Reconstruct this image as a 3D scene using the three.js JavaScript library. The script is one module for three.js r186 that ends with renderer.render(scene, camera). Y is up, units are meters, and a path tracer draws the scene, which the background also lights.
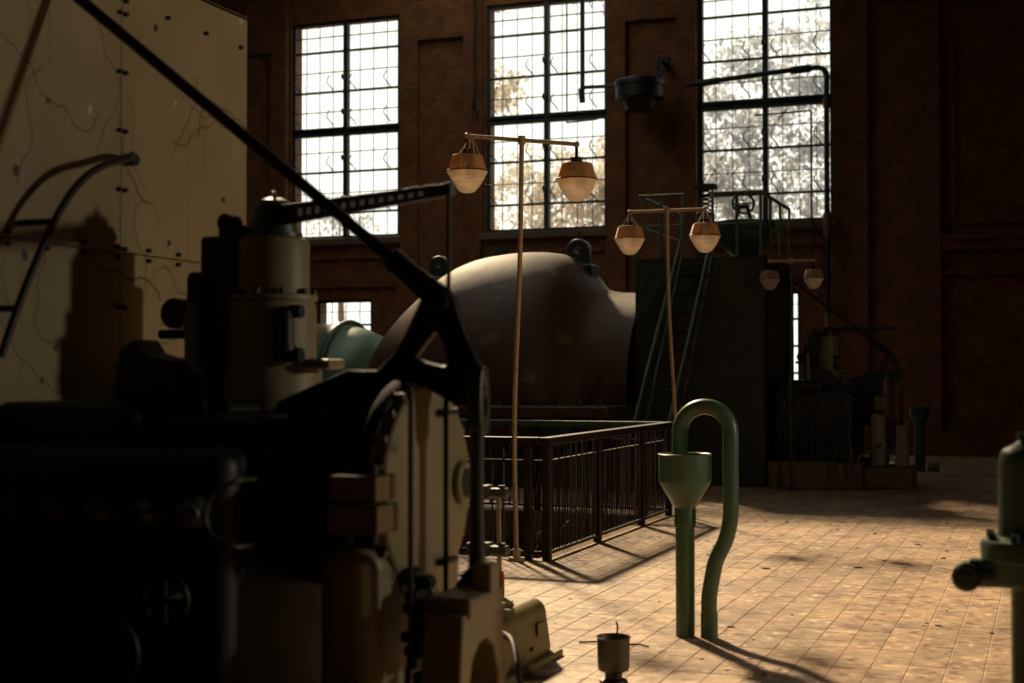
import * as THREE from 'three';
import { RoundedBoxGeometry } from 'three/addons/geometries/RoundedBoxGeometry.js';
import { mergeGeometries, toCreasedNormals } from 'three/addons/utils/BufferGeometryUtils.js';
import { RectAreaLightUniformsLib } from 'three/addons/lights/RectAreaLightUniformsLib.js';

// ---------------------------------------------------------------- camera, sky, sun, exposure
const scene = new THREE.Scene();
const renderer = new THREE.WebGLRenderer();
renderer.toneMapping = THREE.LinearToneMapping;
renderer.toneMappingExposure = 1.0;
renderer.shadowMap.enabled = true;
RectAreaLightUniformsLib.init();

const camera = new THREE.PerspectiveCamera(27.0, 1024 / 683, 0.1, 300);
const YAW = THREE.MathUtils.degToRad(20.72), PITCH = THREE.MathUtils.degToRad(1.27);
camera.position.set(0, 1.6, 0);
camera.lookAt(-Math.sin(YAW) * Math.cos(PITCH), 1.6 + Math.sin(PITCH), -Math.cos(YAW) * Math.cos(PITCH));
camera.focus = 11;
camera.userData.fStop = 2.0;

scene.background = new THREE.Color().setRGB(1.5, 1.48, 1.38);

const sun = new THREE.DirectionalLight(new THREE.Color().setRGB(1, 0.755, 0.48), 10.2);
sun.position.set(-2 - 46.7, 60.2, -12 - 64.8);
sun.target.position.set(-2, 0, -12);
sun.castShadow = true;
sun.shadow.radius = 7.5;
Object.assign(sun.shadow.camera, { left: -25, right: 25, top: 25, bottom: -25, near: 1, far: 160 });
sun.shadow.mapSize.set(4096, 4096);
scene.add(sun, sun.target);

// ---------------------------------------------------------------- helpers
function rng(seed) {
  let s = seed >>> 0;
  return () => { s = (s + 0x6d2b79f5) >>> 0; let t = Math.imul(s ^ (s >>> 15), 1 | s); t = (t + Math.imul(t ^ (t >>> 7), 61 | t)) ^ t; return ((t ^ (t >>> 14)) >>> 0) / 4294967296; };
}
const V = (x, y, z) => new THREE.Vector3(x, y, z);
const taken = new Map();
function numbered(name) {
  const n = taken.get(name) ?? 0; taken.set(name, n + 1);
  return n ? name + '_' + String(n).padStart(3, '0') : name;
}
const origins = new WeakMap();
function thing(name, label, category, [x, y, z] = [0, 0, 0], group) {
  const o = new THREE.Group(); o.name = numbered(name); o.position.set(x, y, z);
  o.userData = { label, category }; if (group) o.userData.group = group;
  origins.set(o, [x, y, z]); scene.add(o); return o;
}
function structure(name) {
  const o = new THREE.Group(); o.name = name; o.userData = { kind: 'structure' };
  origins.set(o, [0, 0, 0]); scene.add(o); return o;
}
// uv in metres by the face's main axis, from the geometry's own coordinates
function uvm(g) {
  g = g.index ? g.toNonIndexed() : g;
  const p = g.attributes.position, n = g.attributes.normal, uv = new Float32Array(p.count * 2);
  for (let i = 0; i < p.count; i += 3) {
    let ax = 0, ay = 0, az = 0;
    for (let k = 0; k < 3; k++) { ax += Math.abs(n.getX(i + k)); ay += Math.abs(n.getY(i + k)); az += Math.abs(n.getZ(i + k)); }
    for (let k = 0; k < 3; k++) {
      const j = i + k, X = p.getX(j), Y = p.getY(j), Z = p.getZ(j);
      const [a, b] = ax >= ay && ax >= az ? [Z, Y] : ay >= az ? [X, Z] : [X, Y];
      uv[2 * j] = a; uv[2 * j + 1] = b;
    }
  }
  g.setAttribute('uv', new THREE.BufferAttribute(uv, 2));
  return g;
}
const clean = (g) => { for (const k of Object.keys(g.attributes)) if (!['position', 'normal', 'uv'].includes(k)) g.deleteAttribute(k); return g; };
const merge = (list) => mergeGeometries(list.map((g) => clean(g.index ? g.toNonIndexed() : g)));
// geometry in world metres -> one named mesh under its thing, part or piece of the setting
function part(parent, name, geos, material, label) {
  let g = Array.isArray(geos) ? merge(geos) : geos;
  g = uvm(g);
  const [x, y, z] = origins.get(parent);
  g.translate(-x, -y, -z);
  const m = new THREE.Mesh(g, material); m.name = name; m.castShadow = m.receiveShadow = true;
  if (label) m.userData.label = label;
  origins.set(m, [x, y, z]); parent.add(m); return m;
}
// a shared geometry placed at a world point
function placed(parent, name, g, material, [px, py, pz], rot) {
  const [x, y, z] = origins.get(parent);
  const m = new THREE.Mesh(g, material); m.name = name; m.castShadow = m.receiveShadow = true;
  m.position.set(px - x, py - y, pz - z); if (rot) m.rotation.set(...rot);
  origins.set(m, [x, y, z]); parent.add(m); return m;
}
const box = (x0, x1, y0, y1, z0, z1) => new THREE.BoxGeometry(x1 - x0, y1 - y0, Math.abs(z1 - z0)).translate((x0 + x1) / 2, (y0 + y1) / 2, (z0 + z1) / 2);
const rbox = (x0, x1, y0, y1, z0, z1, r = 0.02, s = 3) => new RoundedBoxGeometry(x1 - x0, y1 - y0, Math.abs(z1 - z0), s, r).translate((x0 + x1) / 2, (y0 + y1) / 2, (z0 + z1) / 2);
const cyl = (x, y, z, r, h, axis = 'y', seg = 24, r2 = r) => {            // centre, axis; r at the low end, r2 at the high end
  const g = new THREE.CylinderGeometry(r2, r, h, seg);
  if (axis === 'x') g.rotateZ(-Math.PI / 2); if (axis === 'z') g.rotateX(Math.PI / 2);
  return g.translate(x, y, z);
};
function bar(a, b, r, seg = 10, r2 = r) {
  const A = V(...a), B = V(...b), d = B.clone().sub(A);
  const g = new THREE.CylinderGeometry(r2, r, d.length(), seg);
  g.applyQuaternion(new THREE.Quaternion().setFromUnitVectors(V(0, 1, 0), d.clone().normalize()));
  return g.translate((A.x + B.x) / 2, (A.y + B.y) / 2, (A.z + B.z) / 2);
}
const tube = (pts, r, n = 48, seg = 12) => new THREE.TubeGeometry(new THREE.CatmullRomCurve3(pts.map((p) => V(...p)), false, 'centripetal'), n, r, seg);
const lathe = (prof, x, y, z, axis = 'y', seg = 40) => {
  let g = new THREE.LatheGeometry(prof.map(([r, h]) => new THREE.Vector2(Math.max(r, 1e-4), h)), seg);
  if (axis === 'x') g.rotateZ(-Math.PI / 2); if (axis === 'z') g.rotateX(Math.PI / 2);
  g = toCreasedNormals(g, 0.6);
  return g.translate(x, y, z);
};
function plate(pts, z, depth, holes = [], bevel = 0.008) {                // outline in x,y, thickness centred on z
  const s = new THREE.Shape(pts.map(([a, b]) => new THREE.Vector2(a, b)));
  for (const h of holes) s.holes.push(new THREE.Path(h.map(([a, b]) => new THREE.Vector2(a, b))));
  return new THREE.ExtrudeGeometry(s, { depth: depth - 2 * bevel, bevelEnabled: bevel > 0, bevelSize: bevel, bevelThickness: bevel, bevelSegments: 2, curveSegments: 12 }).translate(0, 0, z - depth / 2 + bevel);
}
function smoothLoop(pts, n = 48) {
  const c = new THREE.CatmullRomCurve3(pts.map(([a, b]) => V(a, b, 0)), true, 'catmullrom', 0.35);
  return c.getPoints(n).slice(0, -1).map((p) => [p.x, p.y]);
}

// ---------------------------------------------------------------- textures and materials
function noiseGrid(seed, n) { const r = rng(seed), a = new Float32Array(n * n); for (let i = 0; i < a.length; i++) a[i] = r(); return a; }
function fbm(seed, base = 4, oct = 5) {                                   // tileable value noise on [0,1)^2
  const grids = []; for (let o = 0; o < oct; o++) grids.push([base << o, noiseGrid(seed + o * 17, base << o)]);
  return (u, v) => {
    let s = 0, w = 0.5, t = 0;
    for (const [n, g] of grids) {
      const x = u * n, y = v * n, i = Math.floor(x), j = Math.floor(y), fx = x - i, fy = y - j, a = fx * fx * (3 - 2 * fx), b = fy * fy * (3 - 2 * fy);
      const at = (p, q) => g[((q % n) + n) % n * n + ((p % n) + n) % n];
      s += w * ((at(i, j) * (1 - a) + at(i + 1, j) * a) * (1 - b) + (at(i, j + 1) * (1 - a) + at(i + 1, j + 1) * a) * b); t += w; w *= 0.55;
    }
    return s / t;
  };
}
function dataTex(n, fn, srgb, metres) {
  const d = new Uint8Array(n * n * 4);
  for (let j = 0; j < n; j++) for (let i = 0; i < n; i++) {
    const c = fn(i / n, j / n), o = (j * n + i) * 4;
    for (let k = 0; k < 3; k++) d[o + k] = Math.max(0, Math.min(255, (Array.isArray(c) ? c[k] : c) * 255)); d[o + 3] = 255;
  }
  const t = new THREE.DataTexture(d, n, n); t.wrapS = t.wrapT = THREE.RepeatWrapping; t.magFilter = THREE.LinearFilter; t.needsUpdate = true;
  if (srgb) t.colorSpace = THREE.SRGBColorSpace;
  t.repeat.set(1 / metres, 1 / metres); return t;
}
const mix3 = (a, b, t) => a.map((x, i) => x + (b[i] - x) * t);
const clamp01 = (x) => Math.min(1, Math.max(0, x));
// paint: two tones of one coat, chips and dirt of a third colour
function paint(seed, c1, c2, c3, { metres = 1.2, amount = 0.62, rough = 0.55, metal = 0, bump = 0.0015, n = 256 } = {}) {
  const f = fbm(seed, 4, 5), h = fbm(seed + 99, 8, 5), k = fbm(seed + 7, 16, 4);
  const map = dataTex(n, (u, v) => mix3(mix3(c1, c2, clamp01(f(u, v) * 1.8 - 0.4)), c3, clamp01((h(u, v) * 0.6 + k(u, v) * 0.4 - amount) * 9)), true, metres);
  const bm = dataTex(n, (u, v) => h(u, v) * 0.6 + k(u, v) * 0.4, false, metres);
  return new THREE.MeshStandardMaterial({ map, bumpMap: bm, bumpScale: bump, roughness: rough, metalness: metal });
}
const M = {};
M.black = paint(1, [0.07, 0.07, 0.055], [0.1, 0.095, 0.075], [0.15, 0.13, 0.09], { rough: 0.5 });            // dark green-black machine paint
M.dark = paint(2, [0.2, 0.21, 0.17], [0.25, 0.25, 0.2], [0.3, 0.24, 0.16], { rough: 0.45 });
M.olive = paint(3, [0.56, 0.52, 0.4], [0.5, 0.46, 0.34], [0.34, 0.27, 0.18], { rough: 0.5, amount: 0.69 });             // yellowed cream-olive enamel
M.brown = paint(4, [0.46, 0.38, 0.24], [0.4, 0.32, 0.2], [0.25, 0.18, 0.12], { rough: 0.6 });
M.iron = paint(5, [0.12, 0.1, 0.08], [0.16, 0.13, 0.1], [0.26, 0.2, 0.14], { rough: 0.5, metal: 0.3 });
M.casing = paint(6, [0.37, 0.26, 0.165], [0.29, 0.2, 0.125], [0.48, 0.38, 0.26], { metres: 2.4, rough: 0.62, bump: 0.006 });
M.green = paint(7, [0.3, 0.42, 0.33], [0.26, 0.38, 0.29], [0.36, 0.34, 0.22], { rough: 0.38 });
M.paleGreen = paint(8, [0.3, 0.4, 0.33], [0.26, 0.36, 0.29], [0.36, 0.3, 0.2], { rough: 0.45 });
M.sage = paint(18, [0.44, 0.52, 0.44], [0.4, 0.47, 0.39], [0.52, 0.48, 0.36], { rough: 0.34 });
M.deepGreen = paint(9, [0.16, 0.26, 0.22], [0.2, 0.29, 0.24], [0.3, 0.27, 0.2], { rough: 0.5 });
M.ochre = paint(10, [0.74, 0.64, 0.48], [0.68, 0.56, 0.4], [0.42, 0.28, 0.17], { metres: 0.5, rough: 0.55 });
M.mustard = paint(17, [0.46, 0.41, 0.25], [0.4, 0.35, 0.2], [0.28, 0.22, 0.13], { rough: 0.5 });
M.matteBlack = paint(19, [0.09, 0.085, 0.07], [0.12, 0.11, 0.085], [0.18, 0.15, 0.1], { rough: 0.9 });
M.red = paint(11, [0.62, 0.1, 0.06], [0.55, 0.09, 0.05], [0.4, 0.2, 0.1], { rough: 0.4 });
M.windowSteel = paint(12, [0.1, 0.17, 0.15], [0.12, 0.19, 0.16], [0.2, 0.14, 0.09], { rough: 0.6 });
M.roof = paint(13, [0.3, 0.26, 0.2], [0.26, 0.22, 0.17], [0.2, 0.16, 0.12], { metres: 4, rough: 0.9 });
M.concrete = paint(14, [0.42, 0.36, 0.28], [0.36, 0.3, 0.23], [0.26, 0.2, 0.14], { metres: 2.5, rough: 0.9 });
M.lampSkin = paint(15, [0.78, 0.64, 0.46], [0.68, 0.53, 0.36], [0.45, 0.32, 0.2], { metres: 0.4, rough: 0.6 });
M.steel = paint(16, [0.6, 0.56, 0.48], [0.5, 0.46, 0.4], [0.35, 0.28, 0.2], { rough: 0.4, metal: 0.6 });
M.rubber = new THREE.MeshStandardMaterial({ color: 0x191715, roughness: 0.6 });
M.web = new THREE.MeshPhysicalMaterial({ color: 0xd8c9ae, roughness: 1, transmission: 0.4, thickness: 0 });
M.glass = new THREE.MeshPhysicalMaterial({ color: 0xf4f6f0, roughness: 0.05, transmission: 1, thickness: 0, ior: 1.45 });
M.lampGlass = new THREE.MeshPhysicalMaterial({ color: new THREE.Color().setRGB(0.95, 0.88, 0.78), roughness: 0.9, transmission: 0.7, thickness: 0 });
M.lampDirty = new THREE.MeshPhysicalMaterial({ map: M.lampSkin.map, roughness: 0.85, transmission: 0.55, thickness: 0 });

{ // brick: courses too fine to pick apart at this distance
  const n = 512, f = fbm(31, 4, 5), tone = rng(5), bx = 8, by = 16, tones = Array.from({ length: bx * by }, () => tone());
  const joint = (u, v) => {
    const row = Math.floor(v * by), x = u * bx + (row % 2) * 0.5, fx = x - Math.floor(x), fy = v * by - row;
    return [fx < 0.05 || fy < 0.14 ? 1 : 0, tones[row * bx + (Math.floor(x) % bx)]];
  };
  const map = dataTex(n, (u, v) => { const [j, t] = joint(u, v), k = f(u, v); return j ? mix3([0.33, 0.25, 0.155], [0.25, 0.19, 0.12], k) : mix3(mix3([0.52, 0.325, 0.14], [0.42, 0.25, 0.105], t), [0.34, 0.2, 0.085], clamp01(k * 2 - 0.8)); }, true, 1.2);
  const bump = dataTex(n, (u, v) => { const [j, t] = joint(u, v); return j ? 0 : 0.8 + 0.2 * t; }, false, 1.2);
  M.brick = new THREE.MeshStandardMaterial({ map, bumpMap: bump, bumpScale: 0.006, roughness: 0.9 });
}
// floor tiles: four tones of one dusty beige tile
{
  const f = fbm(41, 4, 6), h = fbm(42, 12, 5), k = fbm(43, 32, 3);
  M.tile = [[0.72, 0.59, 0.47], [0.7, 0.57, 0.45], [0.685, 0.555, 0.435], [0.71, 0.585, 0.465]].map((c, i) => {
    const map = dataTex(512, (u, v) => { const a = f(u + i * 0.21, v + i * 0.37), b = h(u, v + i * 0.13), d = k(u, v); return mix3(mix3(mix3(c, c.map((x) => x * 0.76), clamp01(a * 2.4 - 0.8)), [0.38, 0.28, 0.19], clamp01((b * 0.5 + d * 0.5 - 0.53) * 4.5)), [0.84, 0.73, 0.6], clamp01((0.4 - d * 0.7 - b * 0.3) * 6)); }, true, 1.6);
    const bumpMap = dataTex(256, (u, v) => h(u, v) * 0.5 + k(u, v) * 0.5, false, 1.6);
    return new THREE.MeshStandardMaterial({ map, bumpMap, bumpScale: 0.006, roughness: 0.55 });
  });
  M.joint = paint(44, [0.56, 0.45, 0.34], [0.5, 0.39, 0.29], [0.6, 0.5, 0.38], { rough: 0.95 });
}
{ // yellowed sheet cladding: cracks, runs and chips in the paint
  const c = document.createElement('canvas'); c.width = 1024; c.height = 1024; const g = c.getContext('2d'), r = rng(77);
  const f = fbm(51, 4, 6), im = g.createImageData(1024, 1024);
  for (let j = 0; j < 1024; j++) for (let i = 0; i < 1024; i++) {
    const a = f(i / 1024, j / 1024), b = f(i / 1024, (j / 1024) * 0.14 + 0.3), q = mix3([0.66, 0.6, 0.46], [0.51, 0.45, 0.32], clamp01(a * 1.5 + b * 1.1 - 0.85)), o = (j * 1024 + i) * 4;
    im.data[o] = q[0] * 255; im.data[o + 1] = q[1] * 255; im.data[o + 2] = q[2] * 255; im.data[o + 3] = 255;
  }
  g.putImageData(im, 0, 0);
  for (let n = 0; n < 70; n++) {
    let x = r() * 1024, y = r() * 1024, t = r() * 6.28; g.beginPath(); g.moveTo(x, y);
    for (let k = 0; k < 10 + r() * 30; k++) { t += (r() - 0.5) * 1.3; x += Math.cos(t) * 11; y += Math.sin(t) * 11; g.lineTo(x, y); }
    g.strokeStyle = `rgba(70,52,30,${0.4 + r() * 0.45})`; g.lineWidth = 1 + r() * 2; g.stroke();
  }
  for (let n = 0; n < 60; n++) {
    const x = r() * 1024, y = r() * 1024, l = 30 + r() * 220; g.fillStyle = `rgba(80,58,34,${0.1 + r() * 0.2})`; g.fillRect(x, y, 1 + r() * 2, l);
  }
  for (let n = 0; n < 60; n++) {
    const x = r() * 1024, y = r() * 1024, s = 1.5 + r() * 4; g.fillStyle = r() < 0.7 ? 'rgba(45,34,22,0.9)' : 'rgba(210,200,170,0.8)'; g.beginPath();
    for (let k = 0; k < 7; k++) g.lineTo(x + Math.cos(k * 0.9) * s * (0.5 + r()), y + Math.sin(k * 0.9) * s * (0.7 + r())); g.fill();
  }
  const t = new THREE.CanvasTexture(c); t.wrapS = t.wrapT = THREE.RepeatWrapping; t.colorSpace = THREE.SRGBColorSpace; t.repeat.set(1 / 3.4, 1 / 3.4);
  M.cladding = new THREE.MeshStandardMaterial({ map: t, roughness: 0.5 });
}

// ---------------------------------------------------------------- the hall
const X0 = -24, X1 = 7.5, Z0 = -29, Z1 = 5, ROOF = 12;
const PIT = { x0: -9.5, x1: -4.16, z0: -15.5, z1: -11.62 };
const floor = structure('floor');
part(floor, 'floor_slab', [
  box(X0, X1, -0.3, -0.003, PIT.z1, Z1), box(X0, X1, -0.3, -0.003, Z0, PIT.z0), box(X0, PIT.x0, -0.3, -0.003, PIT.z0, PIT.z1), box(PIT.x1, X1, -0.3, -0.003, PIT.z0, PIT.z1)], M.joint);
part(floor, 'pit_lining', [
  box(PIT.x0 - 0.3, PIT.x1 + 0.3, -4.3, -4, PIT.z0 - 0.3, PIT.z1 + 0.3), box(PIT.x0 - 0.3, PIT.x0, -4, -0.3, PIT.z0, PIT.z1), box(PIT.x1, PIT.x1 + 0.3, -4, -0.3, PIT.z0, PIT.z1),
  box(PIT.x0 - 0.3, PIT.x1 + 0.3, -4, -0.3, PIT.z0 - 0.3, PIT.z0), box(PIT.x0 - 0.3, PIT.x1 + 0.3, -4, -0.3, PIT.z1, PIT.z1 + 0.3)], M.concrete);
{
  const S = 0.195, GAP = 0.004, r = rng(8), f = fbm(61, 6, 4);
  const tileGeo = (ox, oz, lift) => {                                      // chamfered top, open below
    const a = (S - GAP) / 2, e = (S - 0.0018) / 2, b = a - 0.003, f2 = e - 0.0012, t = lift, d = -0.003;
    const q = [[-a, d, -e], [a, d, -e], [a, d, e], [-a, d, e], [-b, t, -f2], [b, t, -f2], [b, t, f2], [-b, t, f2]];
    const faces = [[4, 7, 6, 5], [0, 4, 5, 1], [1, 5, 6, 2], [2, 6, 7, 3], [3, 7, 4, 0]], pos = [], uv = [];
    for (const [i, j, k, l] of faces) for (const n of [i, j, k, i, k, l]) { pos.push(...q[n]); uv.push(q[n][0] + ox, q[n][2] + oz); }
    const g = new THREE.BufferGeometry(); g.setAttribute('position', new THREE.Float32BufferAttribute(pos, 3)); g.setAttribute('uv', new THREE.Float32BufferAttribute(uv, 2)); g.computeVertexNormals(); return g;
  };
  const all = [], inPit = (x, z) => x < PIT.x1 + 0.1 && x > PIT.x0 - 0.1 && z > PIT.z0 - 0.1 && z < PIT.z1 + 0.1;
  for (let i = -62; i < 12; i++) for (let j = 26; j < 146; j++) {
    const x = -0.05 + i * S, z = -j * S;
    if (!inPit(x, z)) all.push([x, z]);
  }
  const seen = ([x, z]) => { const cx = 0.9353 * x - 0.3538 * z, cz = -0.3538 * x - 0.9353 * z; return cz > 7.15 && x > -3.2 && Math.abs(cx / cz) < 0.37; };
  all.sort((p, q) => (seen(q) - seen(p)) || (q[1] - p[1]));
  const lots = [[], [], [], []];
  all.forEach(([x, z], i) => {
    const tone = Math.min(3, Math.floor(clamp01(f((x + 20) / 9, (z + 40) / 9) * 1.6 - 0.3 + (r() - 0.5) * 0.15) * 4));
    if (i < 296) placed(floor, 'tile', tileGeo(x, z, -0.0006 * Math.floor(r() * 3)), M.tile[tone], [x, 0, z]);
    else lots[tone].push(tileGeo(x, z, -0.0006 * Math.floor(r() * 3)).translate(x, 0, z));
  });
  lots.forEach((l, i) => { if (!l.length) return; const m = new THREE.Mesh(mergeGeometries(l), M.tile[i]); m.name = 'far_tiles'; m.userData.kind = 'stuff'; m.castShadow = m.receiveShadow = true; floor.add(m); });
}

// back wall with its openings: three tall windows, three low ones
const WIN = [-15.07, -10.19, -5.43], WW = 2.76, WB = 4.68, WT = 9.7, LW = 1.42, LB = 1.1, LT = 3.28, TH = 0.5;
const wallBack = structure('wall_back');
{
  const xs = [X0, ...WIN.flatMap((x) => [x - WW / 2, x + WW / 2]), X1], g = [box(X0, -16.2, WT, ROOF, Z0 - TH, Z0), box(-16.2, -13.35, WT, 10.35, Z0 - TH, Z0), box(-16.2, -8.8, 11.85, ROOF, Z0 - TH, Z0), box(-13.35, -8.8, WT, 9.98, Z0 - TH, Z0), box(-8.8, X1, WT, ROOF, Z0 - TH, Z0)];
  for (let i = 0; i < xs.length; i += 2) g.push(box(xs[i], xs[i + 1], 0, WT, Z0 - TH, Z0));
  for (const x of WIN) g.push(box(x - WW / 2, x + WW / 2, LT, WB, Z0 - TH, Z0), box(x - WW / 2, x + WW / 2, 0, LB, Z0 - TH, Z0), box(x - WW / 2, x - LW / 2, LB, LT, Z0 - TH, Z0), box(x + LW / 2, x + WW / 2, LB, LT, Z0 - TH, Z0));
  part(wallBack, 'brickwork', g, M.brick);
  // pilasters beside the windows and the frames of the sunk panels between them
  for (const x of [-17.5, -12.63, -7.81]) {
    const L = x - 0.97, R = x + 0.97;
    const top = x === -12.63 ? 9.9 : ROOF;
    part(wallBack, 'pilaster', [box(L, L + 0.42, 0, top, Z0, Z0 + 0.13), box(R - 0.42, R, 0, top, Z0, Z0 + 0.13), box(L + 0.42, R - 0.42, 9.05, x === -12.63 ? 9.9 : ROOF, Z0, Z0 + 0.13), box(L + 0.42, R - 0.42, 0, 1.2, Z0, Z0 + 0.13)], M.brick);
  }
  part(wallBack, 'pilaster', [box(-3.72, -3.36, 0, ROOF, Z0, Z0 + 0.13), box(-2.26, -1.98, 0, ROOF, Z0, Z0 + 0.2), box(-3.36, -2.26, 9.0, ROOF, Z0, Z0 + 0.13), box(-3.36, -2.26, 0, 0.9, Z0, Z0 + 0.13)], M.brick);
  part(wallBack, 'pilaster', [box(2.6, 3.8, 0, ROOF, Z0, Z0 + 0.2)], M.brick);
  part(wallBack, 'moulding', [box(-1.98, 2.6, 4.0, 4.2, Z0, Z0 + 0.14), box(-1.98, 2.6, 4.2, 4.28, Z0, Z0 + 0.2), box(-1.98, 2.6, 3.52, 3.6, Z0, Z0 + 0.12), box(-1.98, 2.6, 8.85, 9.0, Z0, Z0 + 0.14)], M.brick);
  part(wallBack, 'moulding', [box(-1.78, -1.7, 4.5, 8.6, Z0, Z0 + 0.07), box(-1.7, 2.3, 4.5, 4.58, Z0, Z0 + 0.07), box(2.3, 2.38, 4.5, 8.6, Z0, Z0 + 0.07)], M.brick);
  part(wallBack, 'plinth', [box(X0, X1, 0, 0.45, Z0, Z0 + 0.18)], M.brick);
  for (const x of WIN) {
    part(wallBack, 'window_sill', [rbox(x - WW / 2 - 0.1, x + WW / 2 + 0.1, WB - 0.16, WB, Z0 - 0.3, Z0 + 0.12, 0.02)], M.concrete);
    part(wallBack, 'spandrel_frame', [box(x - 1.3, x + 1.3, 4.2, 4.28, Z0, Z0 + 0.07), box(x - 1.3, x + 1.3, 3.55, 3.63, Z0, Z0 + 0.07)], M.brick);
  }
}
const wallLeft = structure('wall_left'); part(wallLeft, 'brickwork', [box(X0 - TH, X0, 0, ROOF, Z0 - TH, Z1 + TH)], M.brick);
const wallRight = structure('wall_right'); part(wallRight, 'brickwork', [box(X1, X1 + TH, 0, ROOF, Z0 - TH, Z1 + TH)], M.brick);
const wallFront = structure('wall_front'); part(wallFront, 'brickwork', [box(X0, X1, 0, ROOF, Z1, Z1 + TH)], M.brick);
// roof with an unseen glazed opening, placed to let sun onto the floor
const SK = { x0: -13.8, x1: -8.9, z0: -28.7, z1: -15.4 };
const ceiling = structure('ceiling');
part(ceiling, 'roof_deck', [
  box(X0 - TH, X1 + TH, ROOF, ROOF + 0.3, SK.z1, Z1 + TH), box(X0 - TH, X1 + TH, ROOF, ROOF + 0.3, Z0 - TH, SK.z0), box(X0 - TH, SK.x0, ROOF, ROOF + 0.3, SK.z0, SK.z1), box(SK.x1, X1 + TH, ROOF, ROOF + 0.3, SK.z0, SK.z1)], M.roof);
const unseenSkylight = structure('window_7');
{
  const g = []; for (let i = 0; i <= 5; i++) { const x = SK.x0 + (SK.x1 - SK.x0) * i / 5; g.push(box(x - 0.02, x + 0.02, ROOF + 0.2, ROOF + 0.27, SK.z0, SK.z1)); }
  for (let i = 0; i <= 4; i++) { const z = SK.z0 + (SK.z1 - SK.z0) * i / 4; g.push(box(SK.x0, SK.x1, ROOF + 0.2, ROOF + 0.27, z - 0.02, z + 0.02)); }
  part(unseenSkylight, 'glazing_bars', g, M.windowSteel);
  const pg = new THREE.PlaneGeometry((SK.x1 - SK.x0) / 5 - 0.04, (SK.z1 - SK.z0) / 4 - 0.04).rotateX(-Math.PI / 2);
  for (let i = 0; i < 5; i++) for (let j = 0; j < 4; j++) placed(unseenSkylight, 'pane', pg, M.glass, [SK.x0 + (SK.x1 - SK.x0) * (i + 0.5) / 5, ROOF + 0.235, SK.z0 + (SK.z1 - SK.z0) * (j + 0.5) / 4]);
}

// tall steel windows
const paneGeos = new Map();
function paneGeo(w, h) { const k = w.toFixed(3) + h.toFixed(3); if (!paneGeos.has(k)) paneGeos.set(k, new THREE.PlaneGeometry(w, h)); return paneGeos.get(k); }
function steelWindow(n, cx, w, y0, y1, rows, cols, heavy, mullion, r) {
  const o = structure('window_' + n), z = Z0 - 0.1, x0 = cx - w / 2, x1 = cx + w / 2;
  part(o, 'frame', [box(x0, x0 + 0.07, y0, y1, z - 0.04, z + 0.04), box(x1 - 0.07, x1, y0, y1, z - 0.04, z + 0.04), box(x0 + 0.07, x1 - 0.07, y0, y0 + 0.07, z - 0.04, z + 0.04), box(x0 + 0.07, x1 - 0.07, y1 - 0.07, y1, z - 0.04, z + 0.04)], M.windowSteel);
  if (mullion) part(o, 'mullion', [box(cx - 0.055, cx + 0.055, y0, y1, z - 0.07, z + 0.07)], M.windowSteel);
  const ys = [y0, ...rows.map(([y]) => y), y1], xs = Array.from({ length: cols + 1 }, (_, i) => x0 + w * i / cols);
  for (const [y, kind] of rows) {
    const t = kind === 2 ? 0.095 : kind === 1 ? 0.024 : 0.007;
    part(o, kind === 2 ? 'transom' : 'glazing_bar', kind === 2 ? [box(x0, x1, y - t, y - 0.03, z - 0.06, z + 0.08), box(x0, x1, y + 0.03, y + t, z - 0.06, z + 0.08), box(x0, x1, y - 0.03, y + 0.03, z - 0.02, z + 0.02)] : [box(x0, x1, y - t, y + t, z - 0.03, z + 0.03)], M.windowSteel);
  }
  xs.slice(1, -1).forEach((x, i) => { if (!(mullion && i + 1 === cols / 2)) part(o, 'glazing_bar', [box(x - 0.0065, x + 0.0065, y0, y1, z - 0.01, z + 0.01)], M.windowSteel); });
  for (let i = 0; i < cols; i++) for (let j = 0; j + 1 < ys.length; j++) placed(o, 'pane', paneGeo(w / cols - 0.02, ys[j + 1] - ys[j] - 0.02), M.glass, [(xs[i] + xs[i + 1]) / 2, (ys[j] + ys[j + 1]) / 2, z], [(r() - 0.5) * 0.02, (r() - 0.5) * 0.02, 0]);
  // casement stays hooked over the bars
  if (heavy) {
    const g = [];
    for (const y of heavy) for (const x of [x0 + 0.12, cx - 0.42, cx + 0.16, x1 - 0.35]) g.push(tube([[x, y + 0.36, z + 0.05], [x - 0.03, y + 0.2, z + 0.12], [x + 0.06, y + 0.08, z + 0.1], [x + 0.12, y - 0.02, z + 0.05]], 0.013, 10, 6));
    for (const y of heavy) g.push(cyl(cx - 0.02, y + 0.3, z + 0.11, 0.07, 0.07, 'x', 8));
    part(o, 'casement_stays', g, M.windowSteel);
  }
  return o;
}
{
  const r = rng(90), rows = [[5.28, 1], [5.74, 0], [6.22, 1], [6.68, 0], [7.15, 2], [7.62, 0], [8.08, 1], [8.54, 0], [9.01, 1], [9.36, 0]];
  WIN.forEach((x, i) => steelWindow(i + 1, x, WW, WB, WT, rows, 8, [5.3, 6.24, 7.3, 8.1], true, r));
  WIN.forEach((x, i) => steelWindow(i + 4, x, LW, LB, LT, [[1.6, 1], [2.15, 1], [2.7, 1], [3.0, 0]], 4, null, false, r));
}

{ // unseen clerestory above the tall windows, placed to put sun on the turbine dome
  const r = rng(91);
  steelWindow(8, -14.775, 2.85, 10.35, 11.85, [], 4, null, false, r);
  steelWindow(9, -11.075, 4.55, 9.98, 11.85, [], 6, null, false, r);
}

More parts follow.
